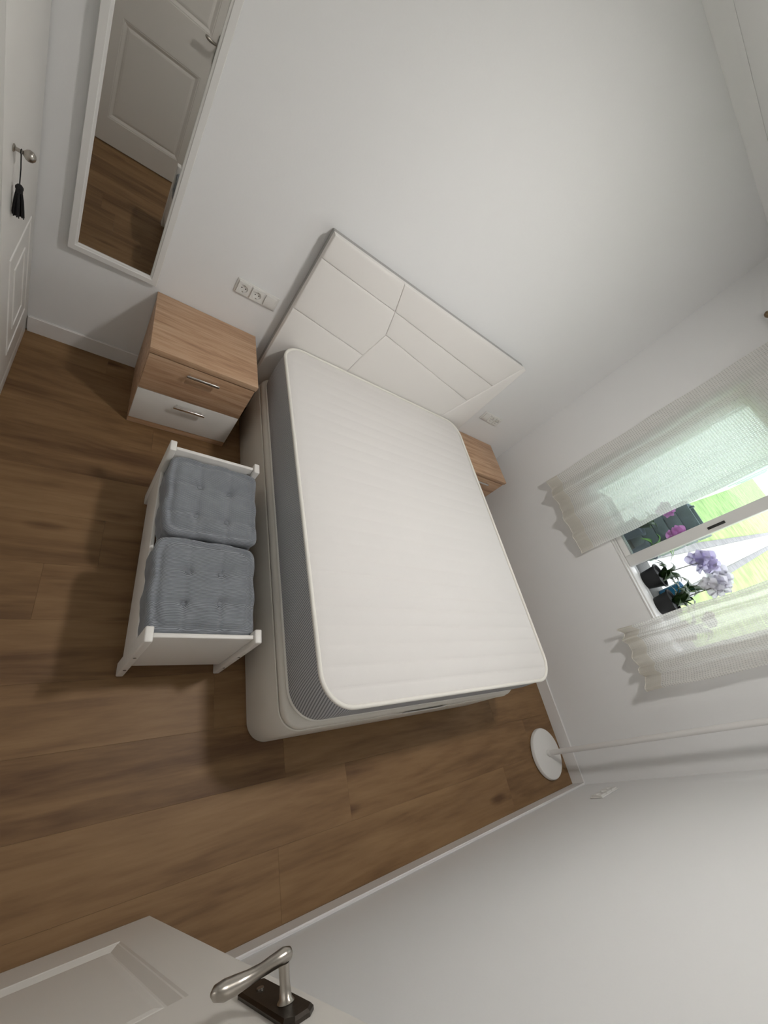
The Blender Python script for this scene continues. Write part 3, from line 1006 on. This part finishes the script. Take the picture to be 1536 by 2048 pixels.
# ------------------------------------------------------------------ wardrobe with knob and tassel
wd = empty('wardrobe', (-.30, -.78, 0))
tag(wd, 'white built-in wardrobe with panelled doors beside the mirror', 'wardrobe')
def lb(name, a, b, m, par, bev=.002):
    bm = bmesh.new(); bm_box(bm, Vector(a) - wd.location, Vector(b) - wd.location, bev)
    return obj(name, mesh_from_bm(bm), m, par, smooth=.6)
lb('body', (-.60, -1.555, .001), (-.022, -.001, 2.39), M['lacq'], wd)
lb('plinth', (-.0215, -1.555, .001), (-.004, -.014, .078), M['lacq'], wd, .002)
def panel_door(y0, y1, z0, z1, rects, par, m):
    """door slab in the plane x=0 with recessed bevelled rings; y0<y1"""
    bm = bmesh.new()
    bm_box(bm, Vector((-.021, y0, z0)) - wd.location, Vector((-.002, y1, z1)) - wd.location, .0015)
    d = obj('door', mesh_from_bm(bm), m, par, smooth=.5)
    for (a, b, c, e_) in rects:
        q = bmesh.new()
        prof = [(0, -.0021), (.003, .0010), (.007, .0016), (.011, .0010), (.014, -.0021)]
        rings = [[q.verts.new(Vector((h, yy, zz)) - wd.location) for yy, zz in ((a + i, c + i), (b - i, c + i), (b - i, e_ - i), (a + i, e_ - i))] for i, h in prof]
        for A, B in zip(rings, rings[1:]):
            for j in range(4):
                q.faces.new((A[j], A[(j + 1) % 4], B[(j + 1) % 4], B[j]))
        obj('moulding', mesh_from_bm(q), m, d, smooth=.4)
    return d
dr = panel_door(-.535, -.006, .082, 2.38, [(-.415, -.085, .185, .645), (-.335, -.165, .265, .555)], wd, M['lacq'])
panel_door(-1.045, -.539, .082, 2.38, [(-.93, -.65, .185, .645), (-.93, -.65, .74, 2.28)], wd, M['lacq'])
panel_door(-1.552, -1.049, .082, 2.38, [(-1.44, -1.16, .185, .645), (-1.44, -1.16, .74, 2.28)], wd, M['lacq'])
KN = Vector((0, -.425, 1.033))
kb = bmesh.new()
bm_lathe(kb, [(0, -.0015), (.011, -.0015), (.011, .001), (.0055, .004), (.005, .020), (.008, .023), (.0135, .028), (.0165, .035), (.0145, .044), (.008, .050), (0, .052)], 24, KN - wd.location, 'x')
kn = obj('knob', mesh_from_bm(kb), M['pewter'], dr, smooth=.8)
kn['label'] = 'oval pewter knob'
ta = empty('tassel', (KN.x + .0165, KN.y, KN.z - .20))
tag(ta, 'black yarn tassel hanging from the wardrobe knob', 'tassel')
cx = []
for k in range(25):
    a = 2 * PI * k / 24
    cx.append((0, .0065 * math.sin(a), .20 + .0065 * math.cos(a)))
cb = bmesh.new()
bm_tube(cb, cx[:-1], .0013, 6, closed=True)
bm_tube(cb, [(0, 0, .194), (.001, .0008, .15), (0, 0, .099)], .0016, 8)
obj('cord', mesh_from_bm(cb), M['tassel'], ta, smooth=.9)
lathe('head', [(0, .102), (.006, .100), (.0105, .093), (.0105, .088), (.0085, .083), (.0095, .080), (.0085, .077), (0, .077)], M['tassel'], ta, 20)
fb = bmesh.new()
rnd = random.Random(2)
for k in range(64):
    a = rnd.uniform(0, 2 * PI); r0 = .0075 * math.sqrt(rnd.random()); r1 = r0 / .0075 * .0155
    L_ = rnd.uniform(-.004, .004)
    bm_tube(fb, [(r0 * math.cos(a), r0 * math.sin(a), .079), (r0 * 1.5 * math.cos(a), r0 * 1.5 * math.sin(a), .055), (r1 * .9 * math.cos(a), r1 * .9 * math.sin(a), .025), (r1 * math.cos(a), r1 * math.sin(a), L_)], .0016, 5)
fr = obj('fringe', mesh_from_bm(fb), M['tassel'], ta, smooth=.9)
fr['kind'] = 'stuff'

# ------------------------------------------------------------------ room door (open, parallel to the foot wall)
dr2 = struct(empty('door_1', (.39, -2.48, .008)), 'off-white panelled room door standing open near the camera')
DX0, DX1, DYF, DYB = .028, .750, -2.460, -2.500
def door_leaf():
    bm = bmesh.new()
    holes = [(.14, .640, .185, .795), (.14, .640, 1.045, 1.90)]
    z0, z1 = .008, 2.035
    xs = [DX0, .14, .640, DX1]
    zs = [z0, .185, .795, 1.045, 1.90, z1]
    off = dr2.location
    cache = {}
    def V(x, y, z):
        k = (round(x, 4), round(y, 4), round(z, 4))
        if k not in cache:
            cache[k] = bm.verts.new(Vector((x, y, z)) - off)
        return cache[k]
    for yy in (DYF, DYB):
        for i in range(3):
            for j in range(5):
                if i == 1 and j in (1, 3):
                    continue
                bm.faces.new((V(xs[i], yy, zs[j]), V(xs[i + 1], yy, zs[j]), V(xs[i + 1], yy, zs[j + 1]), V(xs[i], yy, zs[j + 1])))
    for i in range(3):
        for z in (z0, z1):
            bm.faces.new((V(xs[i], DYF, z), V(xs[i + 1], DYF, z), V(xs[i + 1], DYB, z), V(xs[i], DYB, z)))
    for j in range(5):
        for x in (DX0, DX1):
            bm.faces.new((V(x, DYF, zs[j]), V(x, DYF, zs[j + 1]), V(x, DYB, zs[j + 1]), V(x, DYB, zs[j])))
    bm.faces.ensure_lookup_table()
    leaf = obj('door_leaf', mesh_from_bm(bm), M['doorpaint'], dr2)
    for a, b, c, d in holes:
        p = bmesh.new()
        for yy, s in ((DYF, -1), (DYB, 1)):
            prof = [(0, 0), (.004, .0025), (.008, .002), (.026, .0105), (.030, .0105), (.034, .0085), (.046, .0065)]
            prof = [(i, h) for i, h in prof]
            rings = [[p.verts.new(Vector((x, yy + s * h * 1.0, z)) - off) for x, z in ((a + i, c + i), (b - i, c + i), (b - i, d - i), (a + i, d - i))] for i, h in prof]
            for A, B in zip(rings, rings[1:]):
                for j in range(4):
                    p.faces.new((A[j], A[(j + 1) % 4], B[(j + 1) % 4], B[j]))
            p.faces.new(rings[-1])
        obj('door_panel', mesh_from_bm(p), M['doorpaint'], leaf)
    return leaf
leaf = door_leaf()
off = dr2.location
hp = bmesh.new()
prof = [(-.025, -.085), (-.012, -.097), (.012, -.097), (.025, -.085), (.025, .085), (.012, .097), (-.012, .097), (-.025, .085)]
HC = Vector((.706, DYF, 1.005))
lv = [(1, .0003), (1, .005), (.86, .009), (.80, .009)]
rings = [[hp.verts.new(HC + Vector((x * s if abs(s) < 1 else x, y, z * (1 if s == 1 else (.97 if s > .83 else .955)))) - off) for x, z in prof] for s, y in lv]
for A, B in zip(rings, rings[1:]):
    for j in range(8):
        hp.faces.new((A[j], A[(j + 1) % 8], B[(j + 1) % 8], B[j]))
hp.faces.new(rings[-1]); hp.faces.new(rings[0][::-1])
dp = obj('handle_plate', mesh_from_bm(hp), M['bronze'], dr2, smooth=.4)
dp['label'] = 'dark bronze back plate'
lv = bmesh.new()
z = 1.045
bm_tube(lv, [Vector(q) - off for q in ((.708, DYF + .0095, z), (.708, DYF + .014, z), (.708, DYF + .030, z), (.708, DYF + .052, z))], [.0135, .0095, .008, .0085], 18)
pts = [(.722, DYF + .058, z - .002), (.718, DYF + .060, z), (.708, DYF + .061, z + .001), (.692, DYF + .060, z + .001), (.672, DYF + .057, z - .003), (.652, DYF + .055, z - .007), (.632, DYF + .055, z - .007), (.614, DYF + .057, z - .003), (.600, DYF + .060, z + .001), (.594, DYF + .061, z + .002)]
bm_tube(lv, [Vector(q) - off for q in pts], [.003, .0085, .0105, .0095, .0085, .0095, .0115, .012, .009, .003], 20)
bm_tube(lv, [Vector(q) - off for q in ((.706, DYF + .0092, .955), (.706, DYF + .0110, .955))], .006, 14)
lo = obj('lever', mesh_from_bm(lv), M['pewter'], dr2, smooth=.9)
lo['label'] = 'pewter lever handle'
for hz in (.25, 1.75):
    tube('hinge', [Vector((DX0 - .008, DYF + .004, hz)) - off, Vector((DX0 - .008, DYF + .004, hz + .10)) - off], .006, M['pewter'], dr2, 12)

# ------------------------------------------------------------------ plants on the outer ledge
LZ = WZ0 - .004
def leaf_mesh(length, width, lift, droop, n=8):
    bm = bmesh.new()
    rows = []
    for k in range(n + 1):
        t = k / n
        wv = width * (math.sin(PI * min(1, .12 + .88 * t) ** .8) * .5 + .02)
        r = length * t
        zc = lift * math.sin(t * PI * .6) - droop * t * t
        rows.append([(r, -wv, zc + .25 * wv), (r, 0, zc), (r, wv, zc + .25 * wv)])
    T = [[bm.verts.new(p) for p in r] for r in rows]
    B = [[bm.verts.new((p[0], p[1], p[2] - .002)) for p in r] for r in rows]
    for a in range(n):
        for c in range(2):
            bm.faces.new((T[a][c], T[a + 1][c], T[a + 1][c + 1], T[a][c + 1]))
            bm.faces.new((B[a][c], B[a][c + 1], B[a + 1][c + 1], B[a + 1][c]))
        for c in (0, 2):
            bm.faces.new((T[a][c], B[a][c], B[a + 1][c], T[a + 1][c]))
    for a in (0, n):
        for c in range(2):
            bm.faces.new((T[a][c], T[a][c + 1], B[a][c + 1], B[a][c]))
    return mesh_from_bm(bm, 'leaf')
def flower_mesh(r):
    bm = bmesh.new()
    for k in range(5):
        a = 2 * PI * k / 5 + PI / 2
        wd_ = (.62 if k in (1, 4) else .40) * r
        n = 6
        prev = None
        for i in range(n + 1):
            t = i / n
            w_ = wd_ * math.sin(PI * (.08 + .88 * t)) 
            rad = r * (.08 + .92 * t)
            cz = .12 * r * math.sin(PI * t)
            ca, sa = math.cos(a), math.sin(a)
            row = [bm.verts.new((rad * ca - s * sa, rad * sa + s * ca, cz + abs(s) * .15)) for s in (-w_, 0, w_)]
            if prev:
                for c in range(2):
                    bm.faces.new((prev[c], row[c], row[c + 1], prev[c + 1]))
            prev = row
    bmesh.ops.solidify(bm, geom=bm.faces[:], thickness=.0012)
    bm_lathe(bm, [(0, 0), (.10 * r, .05 * r), (.13 * r, .2 * r), (.07 * r, .34 * r), (0, .38 * r)], 10)
    return mesh_from_bm(bm, 'flower')
def orchid(loc, pot_m, leaf_m, pet_m, label, seed, ph_=.13, pr=.062, stem_h=.36, nfl=6, lean=(0, 0), nl=5, ll=.2, fr_=.04, cat='plant'):
    rnd = random.Random(seed)
    t = empty('potted_orchid', loc)
    tag(t, label, cat, 'potted orchids on the window ledge')
    lathe('pot', [(0, 0), (pr * .72, 0), (pr * .76, .004), (pr * .96, ph_ * .9), (pr * 1.06, ph_ * .91), (pr * 1.06, ph_), (pr * .95, ph_), (pr * .9, ph_ - .016), (0, ph_ - .014)], pot_m, t, 28)
    for k in range(nl):
        a = 2 * PI * k / nl + rnd.uniform(-.4, .4)
        l = obj('leaf', leaf_mesh(ll * rnd.uniform(.75, 1.1), ll * rnd.uniform(.34, .46), .09 * rnd.uniform(.6, 1.5), .07 * rnd.uniform(.3, 1.3)), leaf_m, t, smooth=3.14)
        l.location = (.008 * math.cos(a), .008 * math.sin(a), ph_ - .010)
        l.rotation_euler = (0, -rnd.uniform(.1, .5), a)
    if nfl:
        pts = []
        for k in range(9):
            u = k / 8
            pts.append(Vector((lean[0] * u ** 1.6, lean[1] * u ** 1.6, ph_ - .015 + stem_h * math.sin(u * PI * .58) / math.sin(PI * .5))))
        tube('stem', pts, [.0032 - .0015 * k / 8 for k in range(9)], M['stem'], t, 7)
        fm = flower_mesh(fr_)
        for k in range(nfl):
            u = .52 + .48 * k / max(1, nfl - 1)
            i = min(7, int(u * 8)); f = u * 8 - i
            p = pts[i].lerp(pts[i + 1], f)
            o = obj('flower', fm, pet_m, t, smooth=3.14)
            sd = -1 if k % 2 else 1
            o.location = p + Vector((-.012, sd * fr_ * .55, rnd.uniform(-.01, .01)))
            o.rotation_euler = (rnd.uniform(-.3, .3), -PI / 2 + rnd.uniform(-.5, .3), sd * .5 + rnd.uniform(-.3, .3))
    return t
orchid((XW + .285, -1.485, LZ), M['pot_black'], M['leaf'], M['petal_l'], 'orchid in a black pot with lilac-white blooms by the window stile', 1, .115, .082, .30, 8, (.10, -.02), 11, .125, .058)
orchid((XW + .270, -1.680, LZ), M['pot_black'], M['leaf'], M['petal_w'], 'orchid with broad dark leaves and white blooms in the open window', 2, .11, .082, .30, 8, (.13, .02), 12, .128, .056)
orchid((XW + .50, -1.600, LZ), M['pot_blue'], M['leaf'], M['petal_w'], 'white orchid in a blue pot behind the dark-leaved ones', 3, .15, .068, .26, 8, (.05, .02), 6, .13, .056)
orchid((XW + .26, -1.885, LZ), M['pot_red'], M['leaf'], M['petal_d'], 'small terracotta pot with dark red blooms partly behind the bunched curtain', 4, .11, .064, .16, 5, (.02, .03), 6, .13, .034)
orchid((XW + .270, -1.300, LZ), M['pot_grey'], M['leaf2'], M['petal_p'], 'orchid with pink blooms and a bright green leaf seen through the glass', 5, .15, .070, .22, 6, (.03, .03), 7, .118, .046)
orchid((XW + .270, -1.100, LZ), M['pot_grey'], M['leaf'], M['petal_p'], 'grey-blue pot of orchids behind the glass and the wide curtain', 6, .16, .075, .24, 5, (.02, .03), 6, .118, .040)
cr = empty('crate', (XW + .514, -1.16, LZ + .0005))
tag(cr, 'tall grey-blue crate on the ledge behind the glass', 'crate')
M['crate'] = plain('grey_blue_crate', (.16, .19, .22, 1), .6, bump=.1, mottle=.15, scale=12)
for k in range(5):
    z0_ = .02 + k * .092
    for sx_ in (-1, 1):
        box('slat', (min(sx_ * .088, sx_ * .100), -.135, z0_), (max(sx_ * .088, sx_ * .100), .135, z0_ + .084), M['crate'], cr, .002)
    for sy_ in (-1, 1):
        box('slat', (-.0875, min(sy_ * .123, sy_ * .135), z0_), (.0875, max(sy_ * .123, sy_ * .135), z0_ + .084), M['crate'], cr, .002)
for sx_ in (-1, 1):
    for sy_ in (-1, 1):
        box('corner_post', (min(sx_ * .0875, sx_ * .072), min(sy_ * .1225, sy_ * .107), 0), (max(sx_ * .0875, sx_ * .072), max(sy_ * .1225, sy_ * .107), .485), M['crate'], cr, .001)
box('bottom', (-.0715, -.1065, .01), (.0715, .1065, .02), M['crate'], cr, .001)

# ------------------------------------------------------------------ ceiling lamps (bedroom lamp above the frame, added fill lamp in the hall)
def ceiling_lamp(x, y, label, m):
    cl = empty('ceiling_lamp', (x, y, ZC - .001))
    tag(cl, label, 'lamp')
    lathe('housing', [(0, 0), (.125, 0), (.128, -.004), (.128, -.020), (.122, -.026), (.106, -.026), (.104, -.022), (.104, -.018), (0, -.018)], M['lampwhite'], cl, 48)
    lathe('diffuser', [(0, -.0185), (.1035, -.0185), (.1035, -.0225), (0, -.0225)], m, cl, 48, sm=.5)
ceiling_lamp(1.71, -1.42, 'flat round white ceiling lamp in the middle of the bedroom ceiling', M['bulb'])
ceiling_lamp(-1.0, -1.25, 'flat round white fill lamp added on the unseen hall ceiling behind the doorway', M['hall_fill'])  # added, unseen: brightens the open door and the near side of the room
